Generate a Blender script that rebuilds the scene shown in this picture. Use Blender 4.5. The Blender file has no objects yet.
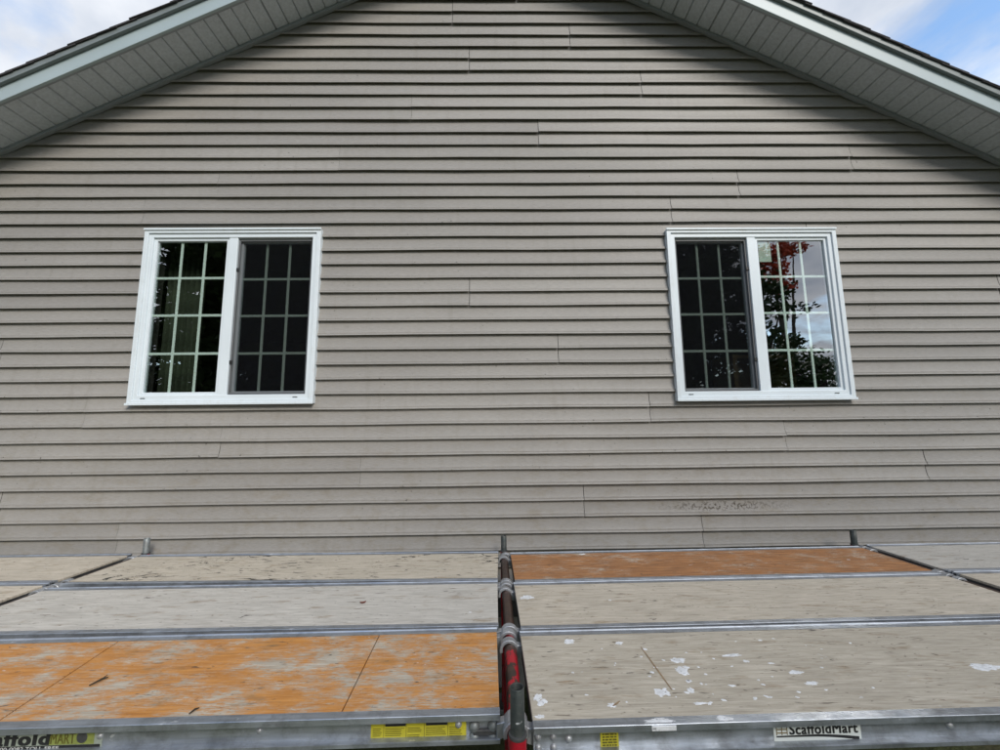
import bpy, bmesh, math, random
from mathutils import Vector, Matrix, noise
R = math.radians
sc = bpy.context.scene
col = sc.collection

# ------------------------------------------------------------------ camera
EYE = 1.62
D = 2.71
cam_d = bpy.data.cameras.new('camera')
cam = bpy.data.objects.new('camera', cam_d); col.objects.link(cam)
cam_d.sensor_width = 36; cam_d.lens = 36 * 0.4006
cam_d.clip_start = 0.05; cam_d.clip_end = 2000
def cam_matrix(p, yaw, roll):
    m = Matrix.Rotation(yaw, 3, 'Z') @ Matrix.Rotation(p, 3, 'X') @ Matrix.Rotation(roll, 3, 'Y')
    r, f, u = m.col[0], m.col[1], m.col[2]
    M = Matrix((r, u, -f)).transposed().to_4x4()
    return M
cam.matrix_world = Matrix.Translation((0, -D, EYE)) @ cam_matrix(R(7.37), R(-0.78), R(0.61))
sc.camera = cam

# ------------------------------------------------------------------ world
SUN_EL, SUN_AZ = 36, 28          # azimuth: degrees to the right of the wall's outward normal
w = bpy.data.worlds.new('World'); sc.world = w; w.use_nodes = True
nt = w.node_tree; nt.nodes.clear()
def wn(t, **k):
    n = nt.nodes.new(t)
    for a, b in k.items(): setattr(n, a, b)
    return n
out = wn('ShaderNodeOutputWorld'); bg = wn('ShaderNodeBackground')
sky = wn('ShaderNodeTexSky', sky_type='NISHITA', sun_disc=False)
sky.sun_elevation = R(SUN_EL); sky.sun_rotation = R(180 - SUN_AZ)
sky.air_density = 1.3; sky.dust_density = 0.2; sky.ozone_density = 3.0
tc = wn('ShaderNodeTexCoord')
sep = wn('ShaderNodeSeparateXYZ'); nt.links.new(tc.outputs['Generated'], sep.inputs[0])
zc = wn('ShaderNodeMath', operation='MAXIMUM'); zc.inputs[1].default_value = 0.0
nt.links.new(sep.outputs['Z'], zc.inputs[0])
za = wn('ShaderNodeMath', operation='ADD'); za.inputs[1].default_value = 0.25
nt.links.new(zc.outputs[0], za.inputs[0])
dv = wn('ShaderNodeVectorMath', operation='DIVIDE')
cmb = wn('ShaderNodeCombineXYZ')
for i in range(3): nt.links.new(za.outputs[0], cmb.inputs[i])
nt.links.new(tc.outputs['Generated'], dv.inputs[0]); nt.links.new(cmb.outputs[0], dv.inputs[1])
n1 = wn('ShaderNodeTexNoise'); n1.inputs['Scale'].default_value = 1.5; n1.inputs['Detail'].default_value = 8
n1.inputs['Roughness'].default_value = 0.56; n1.inputs['Distortion'].default_value = 0.35
mp0 = wn('ShaderNodeMapping'); mp0.inputs['Location'].default_value = (7.7, 6.1, 0.4)
nt.links.new(dv.outputs[0], mp0.inputs[0]); nt.links.new(mp0.outputs[0], n1.inputs['Vector'])
cr = wn('ShaderNodeValToRGB'); cr.color_ramp.elements[0].position = 0.38; cr.color_ramp.elements[1].position = 0.50
nt.links.new(n1.outputs['Fac'], cr.inputs[0])
n2 = wn('ShaderNodeTexNoise'); n2.inputs['Scale'].default_value = 3.2; n2.inputs['Detail'].default_value = 6
nt.links.new(mp0.outputs[0], n2.inputs['Vector'])
cr2 = wn('ShaderNodeValToRGB')
cr2.color_ramp.elements[0].position = 0.36; cr2.color_ramp.elements[0].color = (1.85, 2.1, 2.55, 1)
cr2.color_ramp.elements[1].position = 0.64; cr2.color_ramp.elements[1].color = (3.5, 3.6, 3.78, 1)
nt.links.new(n2.outputs['Fac'], cr2.inputs[0])
mx = wn('ShaderNodeMix', data_type='RGBA')
nt.links.new(cr.outputs[0], mx.inputs['Factor'])
nt.links.new(sky.outputs[0], mx.inputs['A']); nt.links.new(cr2.outputs[0], mx.inputs['B'])
nt.links.new(mx.outputs['Result'], bg.inputs['Color'])
bg.inputs['Strength'].default_value = 0.125
nt.links.new(bg.outputs[0], out.inputs['Surface'])

# ------------------------------------------------------------------ sun
sd = bpy.data.lights.new('sun', 'SUN'); sd.energy = 1.5; sd.angle = R(24); sd.color = (1.0, 0.95, 0.88)
so = bpy.data.objects.new('sun', sd); col.objects.link(so)
tosun = Vector((math.sin(R(SUN_AZ)) * math.cos(R(SUN_EL)), -math.cos(R(SUN_AZ)) * math.cos(R(SUN_EL)), math.sin(R(SUN_EL))))
so.rotation_euler = tosun.to_track_quat('Z', 'Y').to_euler()
so.location = tosun * 30

sc.view_settings.view_transform = 'Standard'; sc.view_settings.look = 'None'
sc.view_settings.gamma = 1; sc.view_settings.use_curve_mapping = False
sc.view_settings.exposure = 1.18
sc.render.engine = 'CYCLES'
sc.cycles.max_bounces = 4; sc.cycles.diffuse_bounces = 2; sc.cycles.glossy_bounces = 3; sc.cycles.transparent_max_bounces = 16

# ------------------------------------------------------------------ materials
class NT:
    def __init__(s, name):
        s.m = bpy.data.materials.new(name); s.m.use_nodes = True; s.t = s.m.node_tree
        s.b = s.t.nodes['Principled BSDF']
        s.out = s.t.nodes['Material Output']
    def n(s, t, **k):
        x = s.t.nodes.new(t)
        for a, b in k.items(): setattr(x, a, b)
        return x
    def l(s, a, b): s.t.links.new(a, b)
    def coord(s, kind='Object', scale=(1, 1, 1), loc=(0, 0, 0)):
        c = s.n('ShaderNodeTexCoord'); m = s.n('ShaderNodeMapping')
        m.inputs['Scale'].default_value = scale; m.inputs['Location'].default_value = loc
        s.l(c.outputs[kind], m.inputs[0]); return m.outputs[0]
    def pos(s, scale=(1, 1, 1), loc=(0, 0, 0)):
        c = s.n('ShaderNodeNewGeometry'); m = s.n('ShaderNodeMapping')
        m.inputs['Scale'].default_value = scale; m.inputs['Location'].default_value = loc
        s.l(c.outputs['Position'], m.inputs[0]); return m.outputs[0]
    def noise(s, vec, scale, detail=4, rough=0.55, dist=0.0):
        x = s.n('ShaderNodeTexNoise'); x.inputs['Scale'].default_value = scale
        x.inputs['Detail'].default_value = detail; x.inputs['Roughness'].default_value = rough
        x.inputs['Distortion'].default_value = dist
        s.l(vec, x.inputs['Vector']); return x.outputs['Fac']
    def ramp(s, fac, stops):
        x = s.n('ShaderNodeValToRGB'); e = x.color_ramp.elements
        while len(e) < len(stops): e.new(0.5)
        for i, (p, c) in enumerate(stops):
            e[i].position = p
            e[i].color = (c, c, c, 1) if not isinstance(c, tuple) else (*c, 1)
        s.l(fac, x.inputs[0]); return x.outputs[0]
    def mix(s, fac, a, b, mode='MIX'):
        x = s.n('ShaderNodeMix', data_type='RGBA', blend_type=mode)
        for v, k in ((fac, 'Factor'), (a, 'A'), (b, 'B')):
            i = x.inputs[k]
            if isinstance(v, (int, float)): i.default_value = v if k == 'Factor' else (v, v, v, 1)
            elif isinstance(v, tuple): i.default_value = (*v, 1)
            else: s.l(v, i)
        return x.outputs['Result']
    def math(s, op, a, b=None):
        x = s.n('ShaderNodeMath', operation=op)
        for i, v in enumerate((a, b)):
            if v is None: continue
            if isinstance(v, (int, float)): x.inputs[i].default_value = v
            else: s.l(v, x.inputs[i])
        return x.outputs[0]
    def base(s, c):
        if isinstance(c, tuple): s.b.inputs['Base Color'].default_value = (*c, 1)
        else: s.l(c, s.b.inputs['Base Color'])
    def set(s, rough=None, metal=None, spec=None):
        for v, k in ((rough, 'Roughness'), (metal, 'Metallic'), (spec, 'Specular IOR Level')):
            if v is None: continue
            if isinstance(v, (int, float)): s.b.inputs[k].default_value = v
            else: s.l(v, s.b.inputs[k])
    def bump(s, h, strength=0.3, dist=0.002):
        x = s.n('ShaderNodeBump'); x.inputs['Strength'].default_value = strength
        x.inputs['Distance'].default_value = dist
        s.l(h, x.inputs['Height']); s.l(x.outputs[0], s.b.inputs['Normal'])

M = {}
def simple(name, c, rough=0.6, metal=0.0, var=0.12, scale=8, spec=0.4, bump=0.0, bs=60):
    t = NT(name); f = t.noise(t.pos(), scale, 6)
    lo = tuple(max(0, x * (1 - var)) for x in c); hi = tuple(min(1, x * (1 + var)) for x in c)
    t.base(t.ramp(f, [(0.3, lo), (0.7, hi)])); t.set(rough, metal, spec)
    if bump: t.bump(t.noise(t.pos(), bs, 4), bump, 0.002)
    M[name] = t.m
    return t.m

def siding_mat():
    t = NT('siding_vinyl')
    c = (0.300, 0.284, 0.262)
    big = t.noise(t.pos((0.5, 0.5, 1.6)), 1.3, 3)
    v = t.ramp(big, [(0.3, tuple(x * 0.90 for x in c)), (0.7, tuple(x * 1.06 for x in c))])
    oi = t.n('ShaderNodeObjectInfo')
    rv = t.ramp(oi.outputs['Random'], [(0.0, 0.90), (1.0, 1.05)])
    v = t.mix(1.0, v, rv, 'MULTIPLY')
    grain = t.noise(t.pos((2.2, 2.2, 26)), 11, 3, 0.7)
    v = t.mix(0.22, v, t.ramp(grain, [(0.3, 0.05), (0.7, 0.6)]), 'OVERLAY')
    # dried run-off and grime blotches
    run = t.noise(t.pos((9, 1, 1.2)), 1.6, 4, 0.65)
    v = t.mix(t.ramp(run, [(0.55, 0.0), (0.78, 0.30)]), v, (0.17, 0.155, 0.125))
    # green-brown splash grime, low on the wall
    sepn = t.n('ShaderNodeSeparateXYZ'); t.l(t.pos(), sepn.inputs[0])
    low = t.ramp(t.math('MULTIPLY', sepn.outputs['Z'], 0.25), [(0.24, 1.0), (0.54, 0.0)])
    spl = t.ramp(t.noise(t.pos((1, 1, 2)), 6, 6, 0.75), [(0.50, 0.0), (0.72, 0.62)])
    v = t.mix(t.mix(1.0, low, spl, 'MULTIPLY'), v, (0.185, 0.155, 0.105))
    # specks
    sp = t.ramp(t.noise(t.pos((1.0, 1, 1.3)), 42, 3, 0.5), [(0.70, 0.0), (0.735, 1.0)])
    area = t.ramp(t.noise(t.pos((0.6, 1, 1)), 1.7, 3), [(0.42, 0.0), (0.58, 1.0)])
    v = t.mix(t.math('MULTIPLY', t.math('MULTIPLY', sp, area), 0.8), v, (0.05, 0.045, 0.04))
    # dirt scraped off by the scaffold, right of the middle
    def box(coord, c0, hw, soft):
        d = t.math('ABSOLUTE', t.math('SUBTRACT', coord, c0))
        return t.math('SUBTRACT', 1.0, t.math('MINIMUM', 1.0, t.math('MAXIMUM', 0.0, t.math('DIVIDE', t.math('SUBTRACT', d, hw - soft), soft))))
    bx_ = t.math('MULTIPLY', box(sepn.outputs['X'], 1.50, 0.50, 0.42), box(sepn.outputs['Z'], 1.088, 0.040, 0.03))
    scf = t.ramp(t.noise(t.pos((1, 1, 1)), 62, 3, 0.6), [(0.50, 0.0), (0.57, 1.0)])
    v = t.mix(t.math('MULTIPLY', t.math('MULTIPLY', bx_, scf), 0.95), v, (0.045, 0.034, 0.022))
    t.base(v); t.set(0.52, 0, 0.32)
    t.bump(grain, 0.30, 0.002)
    M['siding'] = t.m
siding_mat()
simple('seam_backing', (0.06, 0.055, 0.05), 0.9)
def vinyl(name, c):
    t = NT(name); f = t.noise(t.pos(), 3, 4)
    v = t.ramp(f, [(0.3, tuple(x * 0.95 for x in c)), (0.7, c)])
    d = t.ramp(t.noise(t.pos((5, 5, 1.4)), 7, 5, 0.7), [(0.50, 0.0), (0.75, 0.30)])
    v = t.mix(d, v, (0.42, 0.41, 0.36)); t.base(v); t.set(0.42, 0, 0.4); M[name] = t.m
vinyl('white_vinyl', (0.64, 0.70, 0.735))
simple('sash_vinyl', (0.63, 0.69, 0.725), 0.38, var=0.05, scale=3)
simple('grille_white', (0.80, 0.86, 0.82), 0.45, var=0.03)
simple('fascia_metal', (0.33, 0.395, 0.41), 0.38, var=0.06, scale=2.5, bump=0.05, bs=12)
simple('drip_edge', (0.17, 0.195, 0.195), 0.4, var=0.1)
simple('soffit_vinyl', (0.49, 0.525, 0.56), 0.5, var=0.12, scale=55, bump=0.3, bs=110)
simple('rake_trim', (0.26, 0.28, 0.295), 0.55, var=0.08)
simple('shingle', (0.045, 0.043, 0.045), 0.95, var=0.35, scale=40, bump=0.6, bs=200)
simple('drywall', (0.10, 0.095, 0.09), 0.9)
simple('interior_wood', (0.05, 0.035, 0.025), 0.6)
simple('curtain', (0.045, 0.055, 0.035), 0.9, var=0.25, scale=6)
simple('oak', (0.30, 0.19, 0.085), 0.5, var=0.25, scale=7)
simple('concrete', (0.30, 0.29, 0.27), 0.9, var=0.2, scale=5, bump=0.4, bs=40)
simple('black_plastic', (0.02, 0.02, 0.02), 0.5)
simple('screen_frame', (0.10, 0.105, 0.11), 0.5)
simple('sticker_white', (0.66, 0.69, 0.66), 0.5, var=0.04)
simple('sticker_dull', (0.26, 0.29, 0.24), 0.5, var=0.08)
simple('sticker_yellow', (0.46, 0.41, 0.03), 0.5, var=0.12, scale=30)
simple('sticker_green', (0.21, 0.24, 0.06), 0.5, var=0.25, scale=60)
simple('ink', (0.015, 0.015, 0.015), 0.6, var=0.3, scale=90)
simple('ink_worn', (0.10, 0.09, 0.015), 0.6, var=0.3, scale=90)
simple('ink_light', (0.55, 0.55, 0.52), 0.6)
simple('ink_icon', (0.20, 0.15, 0.07), 0.6)
def paint_mat():
    t = NT('white_paint')
    t.base(t.ramp(t.noise(t.pos(), 60, 4), [(0.3, (0.55, 0.55, 0.54)), (0.7, (0.80, 0.81, 0.82))])); t.set(0.7, 0, 0.3)
    cover = t.ramp(t.noise(t.pos((1, 1.3, 1)), 75, 5, 0.7), [(0.32, 0.15), (0.42, 1.0)])
    t.l(cover, t.b.inputs['Alpha']); M['white_paint'] = t.m
paint_mat()
simple('pane_paper', (0.55, 0.62, 0.56), 0.8)
simple('twig', (0.035, 0.028, 0.018), 0.9)
simple('dead_leaf', (0.16, 0.035, 0.02), 0.8)
simple('bark', (0.07, 0.055, 0.042), 0.95, var=0.35, scale=9, bump=0.8, bs=20)
simple('hook_cast', (0.42, 0.43, 0.44), 0.5, 0.65, 0.25, 30, bump=0.3, bs=90)
simple('hook_dark', (0.10, 0.10, 0.10), 0.55, 0.6, 0.3, 30)

def alu(name, c, metal, r0, r1, grime=0.5):
    t = NT(name)
    f = t.noise(t.pos((2, 30, 30)), 3, 6, 0.6)
    v = t.ramp(f, [(0.25, tuple(x * 0.72 for x in c)), (0.75, tuple(min(1, x * 1.15) for x in c))])
    g = t.ramp(t.noise(t.pos((1, 1, 1)), 19, 6, 0.75), [(0.47, 0.0), (0.66, grime)])
    v = t.mix(g, v, (0.13, 0.125, 0.115))
    sp = t.ramp(t.noise(t.pos((1, 1.5, 1.5)), 16, 4), [(0.70, 0.0), (0.73, 0.85)])
    v = t.mix(sp, v, (0.72, 0.73, 0.74))
    t.base(v)
    t.set(t.ramp(t.noise(t.pos(), 12, 5), [(0.3, r0), (0.7, r1)]), metal, 0.5)
    t.bump(t.noise(t.pos((1, 3, 3)), 40, 5), 0.12, 0.002)
    M[name] = t.m
alu('aluminium', (0.46, 0.49, 0.53), 0.80, 0.30, 0.6, 0.42)
alu('galvanised', (0.23, 0.25, 0.25), 0.5, 0.4, 0.65, 0.7)
alu('pin_dark', (0.055, 0.065, 0.062), 0.5, 0.4, 0.6, 0.7)

def red_mat():
    t = NT('red_paint')
    f = t.noise(t.pos((1, 0.55, 1)), 26, 6, 0.7)
    chip = t.ramp(f, [(0.505, 0.0), (0.535, 1.0)])
    rust_brown = t.ramp(t.noise(t.pos(), 30, 6), [(0.3, (0.018, 0.014, 0.012)), (0.7, (0.07, 0.04, 0.028))])
    far = t.n('ShaderNodeSeparateXYZ'); t.l(t.pos(), far.inputs[0])
    # red towards the outer end of the bearers, dark brown further in
    keep = t.ramp(t.math('MULTIPLY', far.outputs['Y'], -0.5), [(0.52, 0.02), (0.62, 1.0)])
    v = t.mix(t.math('MULTIPLY', chip, keep), rust_brown, (0.36, 0.009, 0.020))
    t.base(v); t.set(0.38, 0, 0.5); t.bump(chip, 0.4, 0.001)
    M['red'] = t.m
red_mat()
simple('red_leg', (0.32, 0.008, 0.018), 0.4, var=0.35, scale=20)

def ply(name, seed, kind, tone=1.0):
    t = NT(name)
    o = (seed * 3.7, seed * 1.9, 0)
    g1 = t.noise(t.pos((2.4, 20, 1), o), 3.2, 6, 0.72, 0.7)
    g2 = t.noise(t.pos((4, 90, 1), o), 3, 4, 0.6)
    blot = t.noise(t.pos((1, 1.6, 1), o), 3.2, 5, 0.6)
    lo, hi = (0.245, 0.215, 0.168), (0.360, 0.325, 0.265)
    if kind == 'orange': lo, hi = (0.205, 0.178, 0.138), (0.325, 0.292, 0.238)
    if kind == 'grey': lo, hi = (0.255, 0.238, 0.208), (0.355, 0.338, 0.304)
    if kind == 'warm': lo, hi = (0.260, 0.228, 0.180), (0.380, 0.342, 0.280)
    tone *= 1.62; lo = tuple(x * tone for x in lo); hi = tuple(x * tone for x in hi)
    v = t.ramp(g1, [(0.30, lo), (0.68, hi)])
    v = t.mix(0.35, v, t.ramp(g2, [(0.3, 0.22), (0.7, 0.62)]), 'OVERLAY')
    v = t.mix(t.ramp(blot, [(0.45, 0.0), (0.8, 0.28)]), v, tuple(x * 0.62 for x in lo))
    if kind in ('orange', 'brown'):
        a, b = ((0.36, 0.135, 0.020), (0.58, 0.26, 0.060)) if kind == 'orange' else ((0.13, 0.048, 0.016), (0.50, 0.225, 0.080))
        oc = t.ramp(t.noise(t.pos((3, 40, 1), o), 2.2, 7, 0.65), [(0.3, a), (0.7, b)])
        m1 = t.noise(t.pos((1.9, 3.4, 1), o), 3.0, 6, 0.7, 0.2)
        m2 = t.noise(t.pos((6, 48, 1), o), 4.5, 6, 0.8, 0.2)
        s = t.math('ADD', t.math('MULTIPLY', m1, 0.55), t.math('MULTIPLY', m2, 0.45))
        e0 = 0.458 if kind == 'orange' else 0.412
        keep = t.ramp(s, [(e0 - 0.02, 0.0), (e0 + 0.02, 0.62), (e0 + 0.08, 0.92)])
        v = t.mix(keep, v, oc)
    # scuffs, short dark marks
    d1 = t.noise(t.pos((3.0, 9, 1), o), 4.2, 4, 0.6, 0.8)
    amt = 0.72 if kind not in ('scuffed',) else 0.68
    v = t.mix(t.ramp(d1, [(amt - 0.05, 0.0), (amt, 0.85)]), v, (0.055, 0.048, 0.042))
    d2 = t.noise(t.pos((5, 12, 1), (seed * 5.1, seed, 0)), 7.0, 3, 0.5, 0.3)
    v = t.mix(t.ramp(d2, [(0.67, 0.0), (0.72, 0.65)]), v, (0.09, 0.07, 0.05))
    mr = t.n('ShaderNodeMapping'); mr.inputs['Rotation'].default_value = (0, 0, 0.75); mr.inputs['Scale'].default_value = (2.2, 15, 1); mr.inputs['Location'].default_value = (seed * 1.7, seed * 4.1, 0)
    gp = t.n('ShaderNodeNewGeometry'); t.l(gp.outputs['Position'], mr.inputs[0])
    d4 = t.noise(mr.outputs[0], 4.5, 4, 0.6, 0.3)
    v = t.mix(t.ramp(d4, [(0.635, 0.0), (0.69, 0.7)]), v, (0.11, 0.085, 0.062))
    # tan stains
    d3 = t.noise(t.pos((2, 7, 1), (seed * 2.3, 4, 0)), 4.0, 4, 0.6)
    v = t.mix(t.ramp(d3, [(0.58, 0.0), (0.72, 0.55)]), v, (0.22, 0.15, 0.08))
    # paint flecks
    p1 = t.noise(t.pos((1, 1.4, 1), (seed, seed * 7.7, 0)), 30, 3, 0.5)
    p2 = t.ramp(t.noise(t.pos((1, 1, 1), (seed * 1.3, 0, 0)), 2.2, 3), [(0.5, 0.0), (0.66, 1.0)])
    v = t.mix(t.math('MULTIPLY', t.ramp(p1, [(0.70, 0.0), (0.73, 0.8)]), p2), v, (0.60, 0.60, 0.60))
    if kind == 'scuffed':
        sepn = t.n('ShaderNodeSeparateXYZ'); t.l(t.pos(), sepn.inputs[0])
        c1 = t.noise(t.pos((1.0, 2.2, 1), (3.3, 1.2, 0)), 6.5, 7, 0.72, 1.6)
        zone = t.ramp(t.noise(t.pos((1, 1, 1), (8, 3, 0)), 2.3, 3), [(0.42, 0.0), (0.56, 1.0)])
        v = t.mix(t.math('MULTIPLY', t.ramp(c1, [(0.575, 0.0), (0.60, 0.97)]), zone), v, (0.018, 0.018, 0.018))
    t.base(v); t.set(0.82, 0, 0.2)
    h = t.math('ADD', t.math('MULTIPLY', g1, 0.6), t.math('MULTIPLY', g2, 0.4))
    t.bump(h, 0.35, 0.002)
    M[name] = t.m
ply('ply_orange', 1.37, 'orange'); ply('ply_grey', 2.2, 'grey'); ply('ply_scuffed', 3.1, 'scuffed')
ply('ply_beige', 4.6, 'plain', 0.93); ply('ply_warm', 5.4, 'warm', 0.96); ply('ply_brown', 6.7, 'brown')
ply('ply_outer_a', 7.9, 'warm', 0.95); ply('ply_outer_b', 8.8, 'warm'); ply('ply_outer_c', 9.6, 'grey', 0.92); ply('ply_outer_d', 11.3, 'warm', 0.95)

def glass_mat():
    t = NT('window_glass'); t.t.nodes.remove(t.b)
    tr = t.n('ShaderNodeBsdfTransparent'); tr.inputs[0].default_value = (0.86, 0.94, 0.90, 1)
    gl = t.n('ShaderNodeBsdfGlossy'); gl.inputs['Roughness'].default_value = 0.0
    gl.inputs['Color'].default_value = (0.95, 0.97, 1.0, 1)
    lw = t.n('ShaderNodeLayerWeight')
    fr = t.math('ADD', t.math('MULTIPLY', t.math('POWER', lw.outputs['Facing'], 5.0), 0.66), 0.34)
    bp = t.n('ShaderNodeBump'); bp.inputs['Strength'].default_value = 0.03; bp.inputs['Distance'].default_value = 0.01
    t.l(t.noise(t.pos(), 3.5, 2), bp.inputs['Height'])
    t.l(bp.outputs[0], gl.inputs['Normal'])
    ms = t.n('ShaderNodeMixShader'); t.l(fr, ms.inputs[0]); t.l(tr.outputs[0], ms.inputs[1]); t.l(gl.outputs[0], ms.inputs[2])
    t.l(ms.outputs[0], t.out.inputs['Surface']); M['glass'] = t.m
    t = NT('insect_screen'); t.t.nodes.remove(t.b)
    tr = t.n('ShaderNodeBsdfTransparent')
    df = t.n('ShaderNodeBsdfDiffuse'); df.inputs[0].default_value = (0.008, 0.0085, 0.010, 1)
    ms = t.n('ShaderNodeMixShader'); ms.inputs[0].default_value = 0.52
    t.l(tr.outputs[0], ms.inputs[1]); t.l(df.outputs[0], ms.inputs[2])
    t.l(ms.outputs[0], t.out.inputs['Surface']); M['screen'] = t.m
glass_mat()

def leaf_mat(name, c):
    t = NT(name)
    oi = t.noise(t.pos(), 1.1, 3)
    v = t.ramp(oi, [(0.3, tuple(x * 0.55 for x in c)), (0.7, tuple(x * 1.4 for x in c))])
    t.base(v); t.set(0.55, 0, 0.3)
    M[name] = t.m
leaf_mat('leaf_dark', (0.035, 0.055, 0.018)); leaf_mat('leaf_mid', (0.05, 0.085, 0.025)); leaf_mat('leaf_red', (0.50, 0.075, 0.035))
def ground_mat():
    t = NT('lawn'); f = t.noise(t.pos(), 1.1, 8, 0.7); g = t.noise(t.pos(), 40, 5, 0.7)
    v = t.ramp(f, [(0.35, (0.07, 0.085, 0.03)), (0.6, (0.10, 0.12, 0.045)), (0.75, (0.15, 0.125, 0.075))])
    v = t.mix(0.5, v, t.ramp(g, [(0.3, 0.2), (0.7, 0.7)]), 'OVERLAY')
    t.base(v); t.set(0.95); t.bump(g, 1.0, 0.03); M['lawn'] = t.m
ground_mat()

# ------------------------------------------------------------------ mesh helpers
def mesh(name, verts, faces, mat=None, smooth=False):
    me = bpy.data.meshes.new(name); me.from_pydata([tuple(v) for v in verts], [], faces); me.validate(); me.update()
    if mat: me.materials.append(M[mat] if isinstance(mat, str) else mat)
    if smooth:
        for p in me.polygons: p.use_smooth = True
    return me
def obj(name, me, parent=None, loc=(0, 0, 0), rot=(0, 0, 0)):
    o = bpy.data.objects.new(name, me); col.objects.link(o); o.parent = parent
    o.location = loc; o.rotation_euler = rot
    return o
def empty(name, loc=(0, 0, 0), rot=(0, 0, 0), parent=None):
    o = obj(name, None, parent, loc, rot); o.empty_display_size = 0.1; return o
def tag(o, label=None, cat=None, group=None, kind=None):
    for k, v in (('label', label), ('category', cat), ('group', group), ('kind', kind)):
        if v: o[k] = v
    return o
BF = [(0, 3, 2, 1), (4, 5, 6, 7), (0, 1, 5, 4), (1, 2, 6, 5), (2, 3, 7, 6), (3, 0, 4, 7)]
class MB:
    def __init__(s): s.v = []; s.f = []
    def hexa(s, pts):
        n = len(s.v); s.v += pts; s.f += [tuple(n + i for i in f) for f in BF]; return s
    def box(s, x0, x1, y0, y1, z0, z1):
        return s.hexa([(x0, y0, z0), (x1, y0, z0), (x1, y1, z0), (x0, y1, z0), (x0, y0, z1), (x1, y0, z1), (x1, y1, z1), (x0, y1, z1)])
    def prism(s, poly, ax, a0, a1):
        """extrude a 2-D polygon along axis ax ('x' or 'y'); poly holds the other two coords"""
        n = len(s.v); k = len(poly)
        for a in (a0, a1):
            for (p, q) in poly: s.v.append((a, p, q) if ax == 'x' else (p, a, q))
        for i in range(k):
            j = (i + 1) % k; s.f.append((n + i, n + j, n + k + j, n + k + i))
        s.f.append(tuple(n + i for i in reversed(range(k)))); s.f.append(tuple(n + k + i for i in range(k)))
        return s
    def tube(s, p0, p1, r0, r1=None, seg=14, cap=True):
        r1 = r0 if r1 is None else r1
        p0 = Vector(p0); p1 = Vector(p1); d = (p1 - p0).normalized()
        a = d.orthogonal().normalized(); b = d.cross(a); n = len(s.v)
        for p, r in ((p0, r0), (p1, r1)):
            for i in range(seg):
                t = 2 * math.pi * i / seg; s.v.append(tuple(p + (a * math.cos(t) + b * math.sin(t)) * r))
        for i in range(seg):
            j = (i + 1) % seg; s.f.append((n + i, n + j, n + seg + j, n + seg + i))
        if cap:
            s.f.append(tuple(n + i for i in reversed(range(seg)))); s.f.append(tuple(n + seg + i for i in range(seg)))
        return s
    def lathe(s, prof, seg=18, origin=(0, 0, 0)):
        n = len(s.v); k = len(prof); ox, oy, oz = origin
        for i in range(seg):
            t = 2 * math.pi * i / seg
            for (r, z) in prof: s.v.append((ox + r * math.cos(t), oy + r * math.sin(t), oz + z))
        for i in range(seg):
            j = (i + 1) % seg
            for q in range(k - 1): s.f.append((n + i * k + q, n + j * k + q, n + j * k + q + 1, n + i * k + q + 1))
        return s
    def me(s, name, mat, smooth=False):
        m = mesh(name, s.v, s.f, mat)
        bm = bmesh.new(); bm.from_mesh(m); bmesh.ops.recalc_face_normals(bm, faces=bm.faces); bm.to_mesh(m); bm.free()
        if smooth:
            for p in m.polygons: p.use_smooth = True
            try: m.set_sharp_from_angle(angle=R(40))
            except Exception: pass
        return m
def bevel_me(me, w=0.002, seg=2):
    bm = bmesh.new(); bm.from_mesh(me)
    es = [e for e in bm.edges if len(e.link_faces) == 2 and e.calc_face_angle(0) > R(40)]
    bmesh.ops.bevel(bm, geom=es, offset=w, segments=seg, affect='EDGES', profile=0.5, clamp_overlap=True)
    bm.to_mesh(me); bm.free(); return me
def text_me(body, size, mat, bold=0.0, spacing=1.0, shear=0.0):
    """lettering mesh; bold strokes come from slightly shifted copies of the outline"""
    cu = bpy.data.curves.new('lettering', 'FONT'); cu.body = body; cu.size = size; cu.extrude = 0.0002
    cu.space_character = spacing; cu.shear = shear; cu.resolution_u = 3
    o = bpy.data.objects.new('lettering', cu); col.objects.link(o)
    dg = bpy.context.evaluated_depsgraph_get(); dg.update()
    src = bpy.data.meshes.new_from_object(o.evaluated_get(dg))
    bpy.data.objects.remove(o)
    V = []; F = []; shifts = [(0, 0)] if not bold else [(-bold, -bold * .5), (bold, -bold * .5), (-bold, bold * .5), (bold, bold * .5), (0, 0)]
    for i, (dx, dy) in enumerate(shifts):
        k = len(V); V += [(v.co.x + dx, v.co.y + dy, v.co.z + i * 0.00003) for v in src.vertices]
        F += [tuple(k + j for j in p.vertices) for p in src.polygons]
    return mesh('lettering', V, F, mat)

# ------------------------------------------------------------------ ground
g = obj('ground', mesh('ground', [(-300, -300, 0), (300, -300, 0), (300, 300, 0), (-300, 300, 0)], [(0, 1, 2, 3)], 'lawn'))
tag(g, 'rough lawn around the house', 'lawn', kind='structure')

# ------------------------------------------------------------------ house
E_ = 0.1016
H0 = EYE + 3.174                 # butt line number 0
AX, SL = 0.02, 0.516             # ridge x and roof slope
AP = EYE + 3.816                 # height where wall and rake trim meet at the ridge
HW = 5.2                         # half width of the house
DEPTH = 8.0
WA = (-2.4353, -1.2103, EYE + 0.1686, EYE + 1.3973)
WB = (1.2300, 2.4460, EYE + 0.1606, EYE + 1.3840)
def rake(x, v=0.0): return AP + v - SL * abs(x - AX)

house = empty('house', (0, 0, 0))
tag(house, 'single storey house with taupe vinyl siding, white windows and a gable roof', 'house')

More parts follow.
